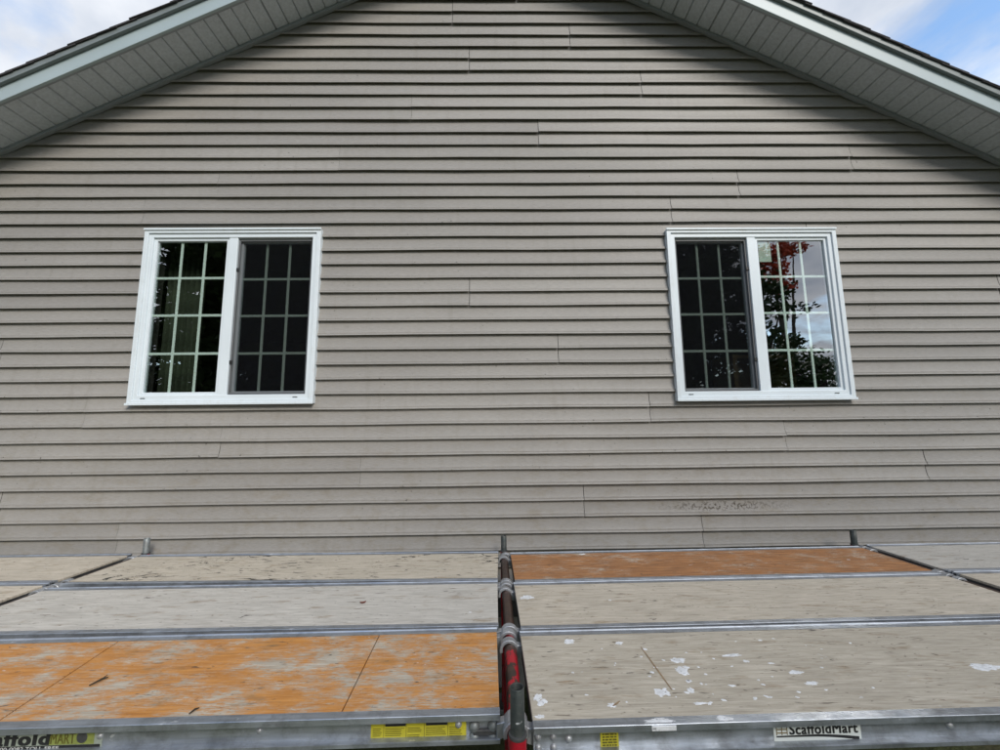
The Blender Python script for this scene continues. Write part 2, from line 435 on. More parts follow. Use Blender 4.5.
# wall core
mb = MB(); yw0, yw1 = 0.014, 0.13
OPI = 0.028
oa = (WA[0] + OPI, WA[1] - OPI, WA[2] + OPI, WA[3] - OPI); ob = (WB[0] + OPI, WB[1] - OPI, WB[2] + OPI, WB[3] - OPI)
zb = 0.42; zt = rake(HW) - 0.02
def gz(x): return rake(x, 0.03)
xs = [-HW, oa[0], oa[1], AX, ob[0], ob[1], HW]
def strip(x0, x1, z0, zf):
    if callable(zf): a, b = zf(x0), zf(x1)
    else: a = b = zf
    mb.hexa([(x0, yw0, z0), (x1, yw0, z0), (x1, yw1, z0), (x0, yw1, z0), (x0, yw0, a), (x1, yw0, b), (x1, yw1, b), (x0, yw1, a)])
strip(-HW, oa[0], zb, gz); strip(oa[0], oa[1], zb, oa[2]); strip(oa[0], oa[1], oa[3], gz)
strip(oa[1], AX, zb, gz); strip(AX, ob[0], zb, gz)
strip(ob[0], ob[1], zb, ob[2]); strip(ob[0], ob[1], ob[3], gz); strip(ob[1], HW, zb, gz)
# other three walls
mb.box(-HW, -HW + 0.12, yw1, DEPTH, zb, zt); mb.box(HW - 0.12, HW, yw1, DEPTH, zb, zt); mb.box(-HW, HW, DEPTH, DEPTH + 0.12, zb, zt)
wall = obj('wall', mb.me('wall', 'seam_backing'), house)

# siding panels: two courses each
rnd = random.Random(5)
JO = {3: -0.17, 5: 1.13, 7: -0.60, 9: 0.34, 11: -1.12, 13: 1.80, 15: 1.29, 17: 2.27, 19: 1.75, 21: -0.17, 23: 2.05, 25: 0.44, 27: 1.6,
      29: 1.05, 31: 1.96, 33: -0.89, 35: 0.58, 37: 1.35, 39: 3.9, 41: 0.9, 1: 0.6, -1: -0.3, -3: 0.2, -5: 0.1}
def siding_panel(x0, x1, kb, wins, yoff):
    """two clapboard courses, bottom butt line kb; the face leans out to a hemmed butt"""
    nx = max(2, int((x1 - x0) / 0.28) + 1)
    prof = []          # (y, z) down the panel
    for c in (kb - 1, kb):
        zt_ = H0 - (c - 1) * E_; zb_ = H0 - c * E_
        prof += [(0.0085, zt_ + 0.021), (0.0070, zt_ - 0.001), (0.0046, zt_ - 0.036), (0.0004, zt_ - 0.064), (-0.0052, zt_ - 0.084), (-0.0108, zb_ + 0.0055), (-0.0122, zb_ + 0.0015), (-0.0112, zb_), (-0.0092, zb_ + 0.0005), (-0.0086, zb_ + 0.019), (0.0075, zb_ + 0.0205)]
    V = []; F = []
    n = len(prof); sd_ = rnd.uniform(0, 50)
    for i in range(nx):
        x = x0 + (x1 - x0) * i / (nx - 1)
        for j, (y, z) in enumerate(prof):
            a = noise.noise((x * 1.7 + sd_, kb * 3.1 + (j // 11) * 1.7, 0)); b = noise.noise((x * 1.6, kb * 1.3 + (j // 11) * 0.9, 7 + sd_))
            V.append((x, y + yoff + (a * 0.0026 if 1 < j % 11 < 10 else 0), z + b * 0.0042))
    for i in range(nx - 1):
        for j in range(n - 1):
            F.append((i * n + j, i * n + j + 1, (i + 1) * n + j + 1, (i + 1) * n + j))
    me = mesh('siding_panel', V, F, 'siding')
    bm = bmesh.new(); bm.from_mesh(me)
    # rake cut
    for s in (-1, 1):
        no = Vector((SL * s, 0, 1)).normalized()
        if max(v[2] for v in V) > min(rake(x0), rake(x1)) - 0.01:
            bmesh.ops.bisect_plane(bm, geom=bm.verts[:] + bm.edges[:] + bm.faces[:], plane_co=(AX, 0, AP + 0.012), plane_no=no, clear_outer=True)
    for (a, b, c, d) in wins:
        a += 0.01; b -= 0.01; c += 0.01; d -= 0.01
        if x1 < a or x0 > b or H0 - kb * E_ > d or H0 - (kb - 2) * E_ < c: continue
        for co, no in (((a, 0, 0), (1, 0, 0)), ((b, 0, 0), (1, 0, 0)), ((0, 0, c), (0, 0, 1)), ((0, 0, d), (0, 0, 1))):
            bmesh.ops.bisect_plane(bm, geom=bm.verts[:] + bm.edges[:] + bm.faces[:], plane_co=co, plane_no=no)
        kill = [f for f in bm.faces if a - 1e-4 < f.calc_center_median().x < b + 1e-4 and c - 1e-4 < f.calc_center_median().z < d + 1e-4]
        bmesh.ops.delete(bm, geom=kill, context='FACES')
    nf = len(bm.faces)
    bmesh.ops.recalc_face_normals(bm, faces=bm.faces)
    bm.normal_update()
    if bm.faces:
        big = max(bm.faces, key=lambda f: f.calc_area())
        if big.normal.y > 0: bmesh.ops.reverse_faces(bm, faces=bm.faces)
    bm.to_mesh(me); bm.free()
    for p in me.polygons: p.use_smooth = True
    me.set_sharp_from_angle(angle=R(28))
    if nf: obj('siding_panel', me, wall)
GAP = 0.0035
def gap(x): return 0.0007 if x < -0.4 else 0.0018
for kb in range(-5, 43, 2):
    ztop = H0 - (kb - 2) * E_; zbot = H0 - kb * E_
    if zbot > AP: continue
    half = min(HW, (AP - zbot) / SL + 0.02)
    j0 = JO.get(kb - 2, 0.3)
    xsj = [j0 + n * 3.78 for n in range(-4, 5)]
    cuts = [-half + AX * (half < HW)] + [x for x in xsj if -half + 0.05 < x < half - 0.05] + [half]
    segs = list(zip(cuts[:-1], cuts[1:]))
    # a panel is cut in two where a window takes its whole height
    for wv in (WA, WB):
        if zbot > wv[2] + 0.01 and ztop < wv[3] - 0.01:
            ns = []
            for a, b in segs:
                if b <= wv[0] or a >= wv[1]: ns.append((a, b)); continue
                if a < wv[0]: ns.append((a, wv[0] + 0.01))
                if b > wv[1]: ns.append((wv[1] - 0.01, b))
            segs = ns
    for q, (a, b) in enumerate(segs):
        yo = rnd.uniform(-0.0012, 0.0012)
        siding_panel(a + gap(a), b - gap(b), kb, (WA, WB), yo)

# corner posts, foundation, floor and ceiling
for s in (-1, 1):
    m = MB().box(min(s * HW, s * (HW + 0.02)) - (0.09 if s > 0 else 0), max(s * HW, s * (HW + 0.02)) + (0.09 if s < 0 else 0), -0.022, 0.005, zb, rake(HW) - 0.03)
    obj('corner_post', bevel_me(m.me('corner_post', 'siding')), house)
obj('foundation', MB().box(-HW + 0.02, HW - 0.02, 0.03, DEPTH + 0.08, -0.3, zb).me('foundation', 'concrete'), house)
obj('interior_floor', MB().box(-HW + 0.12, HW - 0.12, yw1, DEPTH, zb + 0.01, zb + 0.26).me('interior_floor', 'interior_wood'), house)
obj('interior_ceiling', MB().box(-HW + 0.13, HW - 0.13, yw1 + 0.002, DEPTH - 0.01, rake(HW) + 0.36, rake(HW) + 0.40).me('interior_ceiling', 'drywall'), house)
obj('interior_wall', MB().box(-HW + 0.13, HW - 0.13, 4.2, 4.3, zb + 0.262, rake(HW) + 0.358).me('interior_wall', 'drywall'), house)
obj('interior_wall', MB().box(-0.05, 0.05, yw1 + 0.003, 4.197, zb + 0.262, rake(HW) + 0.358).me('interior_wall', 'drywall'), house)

# rake details: positions by horizontal run s from the ridge, depth y, vertical offset v
OV = 0.285
def rbox(mbx, side, s0, s1, y0, y1, v0, v1):
    P = []
    for v in (v0, v1):
        for (s, y) in ((s0, y0), (s1, y0), (s1, y1), (s0, y1)):
            P.append((AX + side * s, y, AP + v - SL * s))
    mbx.hexa(P); return mbx
EAVE = HW + 0.38
roof = obj('roof', rbox(rbox(MB(), -1, 0, EAVE, -OV + 0.001, DEPTH + 0.4, 0.085, 0.145), 1, 0, EAVE, -OV + 0.001, DEPTH + 0.4, 0.085, 0.145).me('roof', 'seam_backing'), house)
for side in (-1, 1):
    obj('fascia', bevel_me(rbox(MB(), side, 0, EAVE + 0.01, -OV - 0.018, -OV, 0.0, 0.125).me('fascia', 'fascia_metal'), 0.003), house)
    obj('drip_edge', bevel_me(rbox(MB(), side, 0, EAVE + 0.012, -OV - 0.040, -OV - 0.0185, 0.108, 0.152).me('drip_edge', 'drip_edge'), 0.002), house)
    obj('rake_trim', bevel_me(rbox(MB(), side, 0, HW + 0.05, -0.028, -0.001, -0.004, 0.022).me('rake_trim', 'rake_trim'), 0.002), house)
    obj('soffit_lip', bevel_me(rbox(MB(), side, 0, EAVE, -OV + 0.0008, -OV + 0.018, 0.012, 0.024).me('soffit_lip', 'rake_trim'), 0.002), house)
    soff = obj('soffit', rbox(MB(), side, 0, EAVE, -OV + 0.002, 0.004, 0.042, 0.050).me('soffit', 'seam_backing'), house)
    bw = 0.1016 * math.cos(math.atan(SL))
    ns = int((EAVE - 0.02) / (3 * bw))
    rs = random.Random(3 + side)
    for i in range(ns):
        s0 = 0.02 + i * 3 * bw
        m = MB(); prof = []
        for k in range(3):
            a = s0 + k * bw + (0.0015 if k == 0 else 0); b = s0 + (k + 1) * bw - (0.0015 if k == 2 else 0)
            prof += [(a, 0.0385), (a + 0.0050, 0.026), (b - 0.0050, 0.026), (b, 0.0385)]
        dz = rs.uniform(-0.0012, 0.0012)
        poly = [(AX + side * s, AP + v + dz - SL * s) for s, v in prof]
        sa, sb = prof[0][0], prof[-1][0]
        poly += [(AX + side * sb, AP + 0.040 - SL * sb), (AX + side * sa, AP + 0.040 - SL * sa)]
        m.prism(poly, 'y', -OV + 0.004, -0.0005)
        obj('soffit_panel', m.me('soffit_panel', 'soffit_vinyl'), soff)
    # shingle courses, laid from the eave up, each lapping the one below
    ex = 0.127
    n = int((EAVE + 0.03) / ex)
    for i in range(n + 1):
        s1 = EAVE + 0.03 - i * ex; s0 = max(0.0, s1 - 0.30)
        if s1 <= 0.02: continue
        yo = rs.uniform(-0.004, 0.004)
        P = []
        for (va, vb) in ((0.1465, 0.160), (0.1525, 0.168)):
            for (s, y, v) in ((s0, -OV - 0.052 + yo, va), (s1, -OV - 0.052 + yo, vb), (s1, DEPTH + 0.43, vb), (s0, DEPTH + 0.43, va)):
                P.append((AX + side * s, y, AP + v - SL * s))
        obj('shingle_course', MB().hexa(P).me('shingle_course', 'shingle'), roof)
for i in range(28):
    y0 = -OV - 0.055 + i * 0.31
    P = MB()
    P.prism([(AX - 0.15, AP + 0.175 - SL * 0.15), (AX, AP + 0.180), (AX + 0.15, AP + 0.175 - SL * 0.15), (AX + 0.15, AP + 0.186 - SL * 0.15), (AX, AP + 0.194), (AX - 0.15, AP + 0.186 - SL * 0.15)], 'y', y0, y0 + 0.32)
    obj('ridge_cap', P.me('ridge_cap', 'shingle'), roof)

# windows -----------------------------------------------------------
def ring(x0, x1, z0, z1, t, y0, y1, tb=None):
    tb = t if tb is None else tb
    m = MB()
    m.box(x0, x1, y0, y1, z1 - t, z1); m.box(x0, x1, y0, y1, z0, z0 + tb)
    m.box(x0, x0 + t, y0, y1, z0 + tb, z1 - t); m.box(x1 - t, x1, y0, y1, z0 + tb, z1 - t)
    return m
def frame_me(name, x0, x1, z0, z1, t, y0, y1, mat, tb=None, bw=0.0025):
    """mitred picture-frame ring"""
    tb = t if tb is None else tb
    V = []
    for y in (y0, y1):
        V += [(x0, y, z0), (x1, y, z0), (x1, y, z1), (x0, y, z1), (x0 + t, y, z0 + tb), (x1 - t, y, z0 + tb), (x1 - t, y, z1 - t), (x0 + t, y, z1 - t)]
    F = []
    for i in range(4):
        j = (i + 1) % 4
        F += [(i, j, 4 + j, 4 + i), (8 + j, 8 + i, 12 + i, 12 + j), (j, i, 8 + i, 8 + j), (4 + i, 4 + j, 12 + j, 12 + i)]
    me = mesh(name, V, F, mat)
    bm = bmesh.new(); bm.from_mesh(me); bmesh.ops.recalc_face_normals(bm, faces=bm.faces); bm.to_mesh(me); bm.free()
    return bevel_me(me, bw, 2)
def window(W, fixed_left, label):
    x0, x1, z0, z1 = W
    win = empty('window', (0, 0, 0), parent=house); win['label'] = label
    # outer casing with sill nosing, stepped frame
    obj('casing', frame_me('casing', x0, x1, z0, z1, 0.030, -0.034, 0.012, 'white_vinyl'), win)
    obj('frame', frame_me('frame', x0 + 0.029, x1 - 0.029, z0 + 0.029, z1 - 0.029, 0.030, -0.024, 0.05, 'sash_vinyl', 0.034), win)
    obj('sill', bevel_me(MB().box(x0 - 0.004, x1 + 0.004, -0.044, -0.0345, z0 - 0.004, z0 + 0.012).me('sill', 'white_vinyl'), 0.002), win)
    obj('head_cap', bevel_me(MB().box(x0 - 0.003, x1 + 0.003, -0.042, -0.0345, z1 - 0.010, z1 + 0.004).me('head_cap', 'white_vinyl'), 0.002), win)
    ix0, ix1, iz0, iz1 = x0 + 0.058, x1 - 0.058, z0 + 0.062, z1 - 0.058
    xm = (x0 + x1) / 2
    obj('mullion', bevel_me(MB().box(xm - 0.030, xm + 0.030, -0.020, 0.045, iz0 - 0.004, iz1 + 0.004).me('mullion', 'sash_vinyl'), 0.003), win)
    for fixed in (True, False):
        left = (fixed == fixed_left)
        a, b = (ix0, xm - 0.029) if left else (xm + 0.029, ix1)
        if fixed:
            ty, t = -0.012, 0.022
        else:
            ty, t = 0.010, 0.026
        sash = obj('sash', frame_me('sash', a - 0.001, b + 0.001, iz0 - 0.001, iz1 + 0.001, t, ty, ty + 0.035, 'sash_vinyl'), win)
        ga, gb, gc, gd = a + t - 0.004, b - t + 0.004, iz0 + t - 0.004, iz1 - t + 0.004
        gy = ty + 0.012
        obj('pane', mesh('pane', [(ga, gy, gc), (gb, gy, gc), (gb, gy, gd), (ga, gy, gd)], [(0, 1, 2, 3)], 'glass'), win)
        for i in (1, 2):
            xx = ga + (gb - ga) * i / 3
            obj('grille_bar', bevel_me(MB().box(xx - 0.009, xx + 0.009, gy + 0.006, gy + 0.013, gc + 0.003, gd - 0.003).me('grille_bar', 'grille_white'), 0.002, 1), win)
        for i in (1, 2, 3):
            zz = gc + (gd - gc) * i / 4
            obj('grille_bar', bevel_me(MB().box(ga + 0.003, gb - 0.003, gy + 0.0072, gy + 0.0118, zz - 0.009, zz + 0.009).me('grille_bar', 'grille_white'), 0.002, 1), win)
        if not fixed:
            obj('screen_frame', frame_me('screen_frame', a + 0.003, b - 0.003, iz0 + 0.003, iz1 - 0.012, 0.012, -0.007, 0.002, 'screen_frame'), win)
            obj('insect_screen', mesh('insect_screen', [(a + 0.014, -0.0025, iz0 + 0.014), (b - 0.014, -0.0025, iz0 + 0.014), (b - 0.014, -0.0025, iz1 - 0.024), (a + 0.014, -0.0025, iz1 - 0.024)], [(0, 1, 2, 3)], 'screen'), win)
            xl = (a + 0.009) if not left else (b - 0.009)
            for fz in (0.2, 0.79):
                zz = iz0 + (iz1 - iz0) * fz
                obj('screen_clip', bevel_me(MB().box(xl - 0.011, xl + 0.011, -0.014, -0.0075, zz - 0.012, zz + 0.012).me('screen_clip', 'black_plastic'), 0.002), win)
    for fx in (0.08, 0.90):
        xx = x0 + (x1 - x0) * fx
        obj('weep_slot', bevel_me(MB().box(xx - 0.016, xx + 0.016, -0.027, -0.0242, z0 + 0.040, z0 + 0.046).me('weep_slot', 'screen_frame'), 0.001, 1), win)
    return win
window(WA, True, 'white slider window left of the wall centre, screened on its right half')
wb = window(WB, False, 'white slider window right of the wall centre, screened on its left half')
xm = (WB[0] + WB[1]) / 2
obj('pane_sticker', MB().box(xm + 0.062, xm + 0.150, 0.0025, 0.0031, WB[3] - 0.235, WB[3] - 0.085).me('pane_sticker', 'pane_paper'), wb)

# curtains and furniture behind the glass
def curtain(x0, x1, y, z0, z1, label, seed):
    n = 40; V = []; F = []
    for i in range(n + 1):
        x = x0 + (x1 - x0) * i / n
        for z in (z0, (z0 + z1) / 2, z1):
            V.append((x, y + 0.025 * math.sin(i * 1.1 + seed) + 0.006 * math.sin(i * 2.3 + z), z))
    for i in range(n):
        for j in range(2): F.append((i * 3 + j, i * 3 + 3 + j, i * 3 + 4 + j, i * 3 + 1 + j))
    o = empty('curtain', (0, 0, 0))
    c = obj('cloth', mesh('cloth', V, F, 'curtain', True), o)
    md = c.modifiers.new('thickness', 'SOLIDIFY'); md.thickness = 0.004
    m = MB().tube((x0 - 0.06, y, z1 + 0.012), (x0 + 1.34, y, z1 + 0.012), 0.011)
    obj('rod', m.me('rod', 'black_plastic', True), o)
    tag(o, label, 'curtain', 'curtains behind the windows')
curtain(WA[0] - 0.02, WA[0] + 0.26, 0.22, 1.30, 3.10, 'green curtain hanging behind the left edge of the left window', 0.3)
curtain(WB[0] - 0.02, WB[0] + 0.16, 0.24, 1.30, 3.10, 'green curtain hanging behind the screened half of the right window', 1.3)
def cabinet(x, y, wd, h, label):
    o = empty('bookcase', (x, y, zb + 0.262))
    for s in (0, wd - 0.04): obj('side_panel', bevel_me(MB().box(s, s + 0.04, 0, 0.34, 0, h).me('side_panel', 'oak')), o)
    for i in range(5):
        z = i * (h - 0.03) / 4
        obj('shelf', MB().box(0.041, wd - 0.041, 0.01, 0.33, z, z + 0.025).me('shelf', 'oak'), o)
    obj('back_panel', MB().box(0.041, wd - 0.041, 0.331, 0.339, 0.026, h - 0.01).me('back_panel', 'oak'), o)
    tag(o, label, 'bookcase')
cabinet(2.10, 0.75, 0.55, 1.55, 'oak bookcase dimly seen through the lower right window panes')

# ------------------------------------------------------------------ scaffold
ZD = EYE - 0.74                    # deck top
PW = 0.448                         # plank width
RAIL = [(0.031, 0), (0.009, 0), (0.006, 0.003), (0.001, 0.003), (0.0, 0.002), (0.0, -0.012), (0.002, -0.0135), (0.0045, -0.012), (0.0045, -0.006), (0.018, -0.0055), (0.018, -0.0555),
        (0.003, -0.0565), (0.0, -0.0575), (0.0, -0.0665), (0.003, -0.068), (0.022, -0.068), (0.0225, -0.0125), (0.0315, -0.0125)]
def hook_me(sgn, mat):
    """cast hook: saddle over the tube plus a lug bolted to the deck end (sgn +1: deck on +x side, tube centre at origin)"""
    m = MB(); ri, ro, hw = 0.0225, 0.033, 0.0145; n = 12
    V = []; k = n + 1
    a0, a1 = R(-18), R(198)
    for i in range(k):
        t = a0 + (a1 - a0) * i / n
        for r, y in ((ri, -hw), (ro, -hw), (ro, hw), (ri, hw)): V.append((r * math.cos(t), y, r * math.sin(t)))
    b = len(m.v); m.v += V
    for i in range(n):
        for j in range(4):
            q = (j + 1) % 4; m.f.append((b + i * 4 + j, b + i * 4 + q, b + i * 4 + 4 + q, b + i * 4 + 4 + j))
    m.f.append((b, b + 1, b + 2, b + 3)); e = b + n * 4; m.f.append((e + 3, e + 2, e + 1, e))
    lug = [(0.026, -0.020), (0.050, -0.028), (0.050, 0.012), (0.030, 0.016), (0.020, 0.026), (0.027, 0.010)]
    m.prism([(sgn * x, z) for x, z in lug], 'y', -hw * 0.9, hw * 0.9)
    return bevel_me(m.me('hook', mat), 0.0015, 1)
HK = {s: hook_me(s, 'hook_cast') for s in (-1, 1)}
RV = MB().lathe([(0.0, 0.006), (0.004, 0.0055), (0.007, 0.003), (0.0078, 0.0), (0.0, 0.0)], 12).me('rivet', 'hook_cast', True)
RVD = RV.copy(); RVD.materials.clear(); RVD.materials.append(M['galvanised'])
cache = {}
def deck(label, xa, xb, yf, rot, mat, tx_left, tx_right, hin, seams=(), front=False, pivot='a', PW=PW):
    """one hook-on deck. yf: front edge y at the pivot end, rot in degrees"""
    L = xb - xa
    piv = xa if pivot == 'a' else xb
    o = empty('scaffold_deck', (piv, yf, ZD), (0, 0, R(rot)))
    ox = 0 if pivot == 'a' else -L            # local start
    tag(o, label, 'scaffold deck', 'hook-on scaffold decks')
    key = (round(L, 4), pivot, PW)
    if key not in cache:
        r1 = MB().prism([(y, z) for y, z in RAIL], 'x', ox, ox + L).me('side_rail', 'aluminium')
        r2 = MB().prism([(PW - y, z) for y, z in reversed(RAIL)], 'x', ox, ox + L).me('side_rail', 'aluminium')
        e1 = MB().box(ox + 0.002, ox + 0.022, 0.0235, PW - 0.0235, -0.060, -0.0135).me('end_rail', 'hook_dark')
        e2 = MB().box(ox + L - 0.022, ox + L - 0.002, 0.0235, PW - 0.0235, -0.060, -0.0135).me('end_rail', 'hook_dark')
        cb = [MB().box(ox + L * f - 0.02, ox + L * f + 0.02, 0.0235, PW - 0.0235, -0.058, -0.015).me('cross_member', 'aluminium') for f in (0.25, 0.5, 0.75)]
        cache[key] = (r1, r2, e1, e2, cb)
    r1, r2, e1, e2, cb = cache[key]
    ra = obj('side_rail', r1, o); rb = obj('side_rail', r2, o); obj('end_rail', e1, o); obj('end_rail', e2, o)
    for c in cb: obj('cross_member', c, o)
    # plywood, cut at the seams (front x, back x)
    cuts = [(ox + 0.001, ox + 0.001)] + [(s0, s1) for s0, s1 in seams] + [(ox + L - 0.001, ox + L - 0.001)]
    for i, (c0, c1) in enumerate(zip(cuts[:-1], cuts[1:])):
        g0 = 0.0018 if i else 0; g1 = 0.0018 if i < len(cuts) - 2 else 0
        ya, yb = 0.0318, PW - 0.0318; zt_ = -0.0006 - 0.0006 * (i % 2); zb_ = -0.0125
        P = [(c0[0] + g0, ya, zb_), (c1[0] - g1, ya, zb_), (c1[1] - g1, yb, zb_), (c0[1] + g0, yb, zb_)]
        P += [(x, y, zt_) for x, y, _ in P]
        obj('plywood_sheet', bevel_me(MB().hexa(P).me('plywood_sheet', mat), 0.0012, 1), o)
    # hooks
    for (tx, sgn) in ((tx_left, 1), (tx_right, -1)):
        if tx is None: continue
        for yy in (hin, PW - hin):
            obj('hook', HK[sgn], o, (tx - piv, yy, -0.034))
    return o, ra, rb, ox, L

# upright frames
def tube_open(r, h, t=0.003): return [(0.0001, -0.05), (r, -0.05), (r, h - 0.001), (r - 0.0008, h), (r - t + 0.0005, h), (r - t, h - 0.001), (r - t, h - 0.11), (0.0001, h - 0.11)]
def frame(x, yfar, label, pinmat, rot=0.0):
    o = empty('scaffold_trestle', (x, yfar, 0), (0, 0, R(rot)))
    S = -1.524; zt_ = ZD - 0.034
    tag(o, label, 'scaffold', 'scaffold trestles carrying the decks')
    obj('bearer', MB().tube((0, -0.002, zt_), (0, S + 0.002, zt_), 0.0215, seg=20).me('bearer', 'red', True), o)
    for y, hgt, top in ((0, 0.090, -0.014), (S, 0.105, 0.018)):
        obj('leg', MB().tube((0, y, 0.03), (0, y, ZD + top), 0.0205, seg=20).me('leg', 'red_leg', True), o)
        pin = obj('coupling_pin', MB().lathe(tube_open(0.0172, hgt), 24).me('coupling_pin', pinmat, True), o, (0, y, ZD + top))
        obj('collar', MB().lathe([(0.0173, -0.002), (0.0212, -0.002), (0.0222, 0.002), (0.0212, 0.006), (0.0173, 0.0065)], 24).me('collar', 'hook_dark', True), pin, (0, 0, 0.0))
        obj('base_plate', bevel_me(MB().box(-0.075, 0.075, y - 0.075, y + 0.075, 0.002, 0.029).me('base_plate', 'galvanised')), o)
    obj('bottom_rail', MB().tube((0, -0.02, 0.22), (0, S + 0.02, 0.22), 0.017, seg=14).me('bottom_rail', 'red_leg', True), o)
    for y in (-0.5, -1.02):
        obj('strut', MB().tube((0, y, 0.235), (0, y, zt_ - 0.02), 0.013, seg=12).me('strut', 'red_leg', True), o)
    return o
FX = (-2.167, 0.047, 2.236)
frame(FX[0], -0.085, 'red scaffold trestle below the gap at the left end of the orange deck', 'galvanised', 0.0)
frame(FX[1], -0.140, 'chipped red scaffold trestle in the middle gap with tall pin towards camera', 'pin_dark', 0.0)
frame(FX[2], -0.122, 'scaffold trestle below the gap at the right end of the brown deck', 'pin_dark', 0.6)
def brace(xa, xb, y, label):
    o = empty('cross_brace', ((xa + xb) / 2, y, 0))
    hx = (xb - xa) / 2
    obj('brace_tube', MB().tube((-hx + 0.05, -0.004, 0.30), (hx - 0.05, -0.004, ZD - 0.16), 0.011, seg=10).me('brace_tube', 'galvanised', True), o)
    obj('brace_tube', MB().tube((-hx + 0.05, 0.020, ZD - 0.16), (hx - 0.05, 0.020, 0.30), 0.011, seg=10).me('brace_tube', 'galvanised', True), o)
    tag(o, label, 'cross brace', 'cross braces between the frames')
for (a, b, nm) in ((FX[0], FX[1], 'left'), (FX[1], FX[2], 'right')):
    brace(a, b, -1.60, 'galvanised cross brace under the front edge of the %s bay' % nm)

XL0, XL1 = -2.131, 0.006
XR0, XR1 = 0.089, 2.196
LFo = deck('orange worn plywood deck nearest the camera, left of the middle gap', XL0, XL1, -1.570, 0.75, 'ply_orange', FX[0], FX[1], 0.016, PW=0.458,
           seams=((-1.297, -1.345), (-0.417, -0.425)), pivot='b', front=True)
LM = deck('pale grey plywood deck in the middle row, left of the middle gap', XL0, XL1, -1.104, 0.05, 'ply_grey', FX[0], FX[1], 0.016, pivot='b')
LB = deck('beige plywood deck with black scuffs, next to the wall left of middle gap', XL0, XL1, -0.648, -0.95, 'ply_scuffed', FX[0], FX[1], 0.016, pivot='b')
RF = deck('beige paint-spotted plywood deck nearest the camera, right of the middle gap', XR0, XR1, -1.621, 0.73, 'ply_beige', FX[1], FX[2], 0.045, front=True, PW=0.478)
RM = deck('cream plywood deck in the middle row, right of the middle gap', XR0, XR1, -1.132, 0.92, 'ply_warm', FX[1], FX[2], 0.045)
RB = deck('brown stained plywood deck next to the wall, right of the middle gap', XR0, XR1, -0.675, 0.80, 'ply_brown', FX[1], FX[2], 0.045)
OLB = deck('tan plywood deck at far left beside the wall, cut by the frame', -4.33, -2.204, -0.585, 0.0, 'ply_outer_a', None, FX[0], 0.045, pivot='b')
OLM = deck('cream plywood deck at far left edge, below the tan one', -4.33, -2.200, -1.040, 0.0, 'ply_outer_b', None, FX[0], 0.045, pivot='b')
ORB = deck('grey plywood deck at far right beside the wall, cut by the frame', 2.268, 4.40, -0.620, 0.5, 'ply_outer_c', FX[2], None, 0.016)
ORM = deck('cream plywood deck at far right edge, below the grey one', 2.280, 4.40, -1.075, 0.5, 'ply_outer_d', FX[2], None, 0.016)

# decals and hardware on the front rails (local deck coords, web face at y = 0.018)
WY = 0.0178
def plate(name, parent, x0, x1, z0, z1, mat, y=WY, t=0.0004): return obj(name, MB().box(x0, x1, y - t, y, z0, z1).me(name, mat), parent)
def lettering(parent, me, x, z, y):
    return obj('lettering', me, parent, (x, y, z), (R(90), 0, 0))
# right deck: white maker's label
o, ra, rb, ox, L = RF
lx = 0.610
st = bpy.data.objects.new
def rounded(x0, x1, z0, z1, r, n=4):
    P = []
    for cx, cz, a in ((x1 - r, z1 - r, 0), (x0 + r, z1 - r, 90), (x0 + r, z0 + r, 180), (x1 - r, z0 + r, 270)):
        for i in range(n + 1):
            t = R(a + 90 * i / n); P.append((cx + r * math.cos(t), cz + r * math.sin(t)))
    return P
lab = obj('maker_label', MB().prism(rounded(lx, lx + 0.226, -0.0755, -0.0275, 0.004), 'y', WY - 0.0006, WY - 0.0001).me('maker_label', 'sticker_white'), ra)
me = text_me('ScaffoldMart', 0.0325, 'ink', 0.0011, 1.10)
wd = max(v.co.x for v in me.vertices) - min(v.co.x for v in me.vertices)
lt = obj('lettering', me, ra, (lx + 0.040, WY - 0.0009, -0.0555), (R(90), 0, 0)); lt.scale = (0.178 / wd, 1.0, 1)
V = []; n = 14
for i in range(n + 1):
    u = i / n; x = lx + 0.006 + 0.214 * u
    zc = -0.0600 + 0.0006 * math.sin(u * 3) - 0.0085 * max(0, u - 0.45) ** 1.6 / 0.385
    h = 0.0016 + 0.0022 * u
    V += [(x, WY - 0.0010, zc - h), (x, WY - 0.0010, zc + h)]
obj('underline', mesh('underline', V, [(2 * i, 2 * i + 2, 2 * i + 3, 2 * i + 1) for i in range(n)], 'ink'), ra)
m = MB()
for i in range(2):
    for j in range(3): m.box(lx + 0.008 + i * 0.014, lx + 0.020 + i * 0.014, WY - 0.0010, WY - 0.0007, -0.053 + j * 0.008, -0.0505 + j * 0.008)
for i in range(3): m.box(lx + 0.0065 + i * 0.0135, lx + 0.0085 + i * 0.0135, WY - 0.0013, WY - 0.0008, -0.0565, -0.030)
obj('emblem', m.me('emblem', 'ink_icon'), ra)
# small caution label
cl = plate('caution_label', ra, 0.168, 0.214, -0.0775, -0.030, 'sticker_yellow', WY - 0.0001)
m = MB(); rr = random.Random(2)
for i in range(6):
    z = -0.036 - i * 0.0062; x = 0.173
    while x < 0.206:
        q = rr.uniform(0.004, 0.012); m.box(x, min(x + q, 0.209), WY - 0.0012, WY - 0.0006, z - 0.0017, z + 0.0015); x += q + 0.002
obj('fine_print', m.me('fine_print', 'ink_worn'), ra)
def rivet(parent, x, z, y=WY, s=1.0, mat=None):
    r = obj('rivet', RV, parent, (x, y + 0.0008, z), (R(90), 0, 0)); r.scale = (s, s, s); return r
for x, z in ((0.012, -0.044), (0.012, -0.068), (0.050, -0.044), (0.050, -0.068), (0.088, -0.050), (1.07, -0.046), (1.95, -0.048)): rivet(ra, x, z, s=1.15)
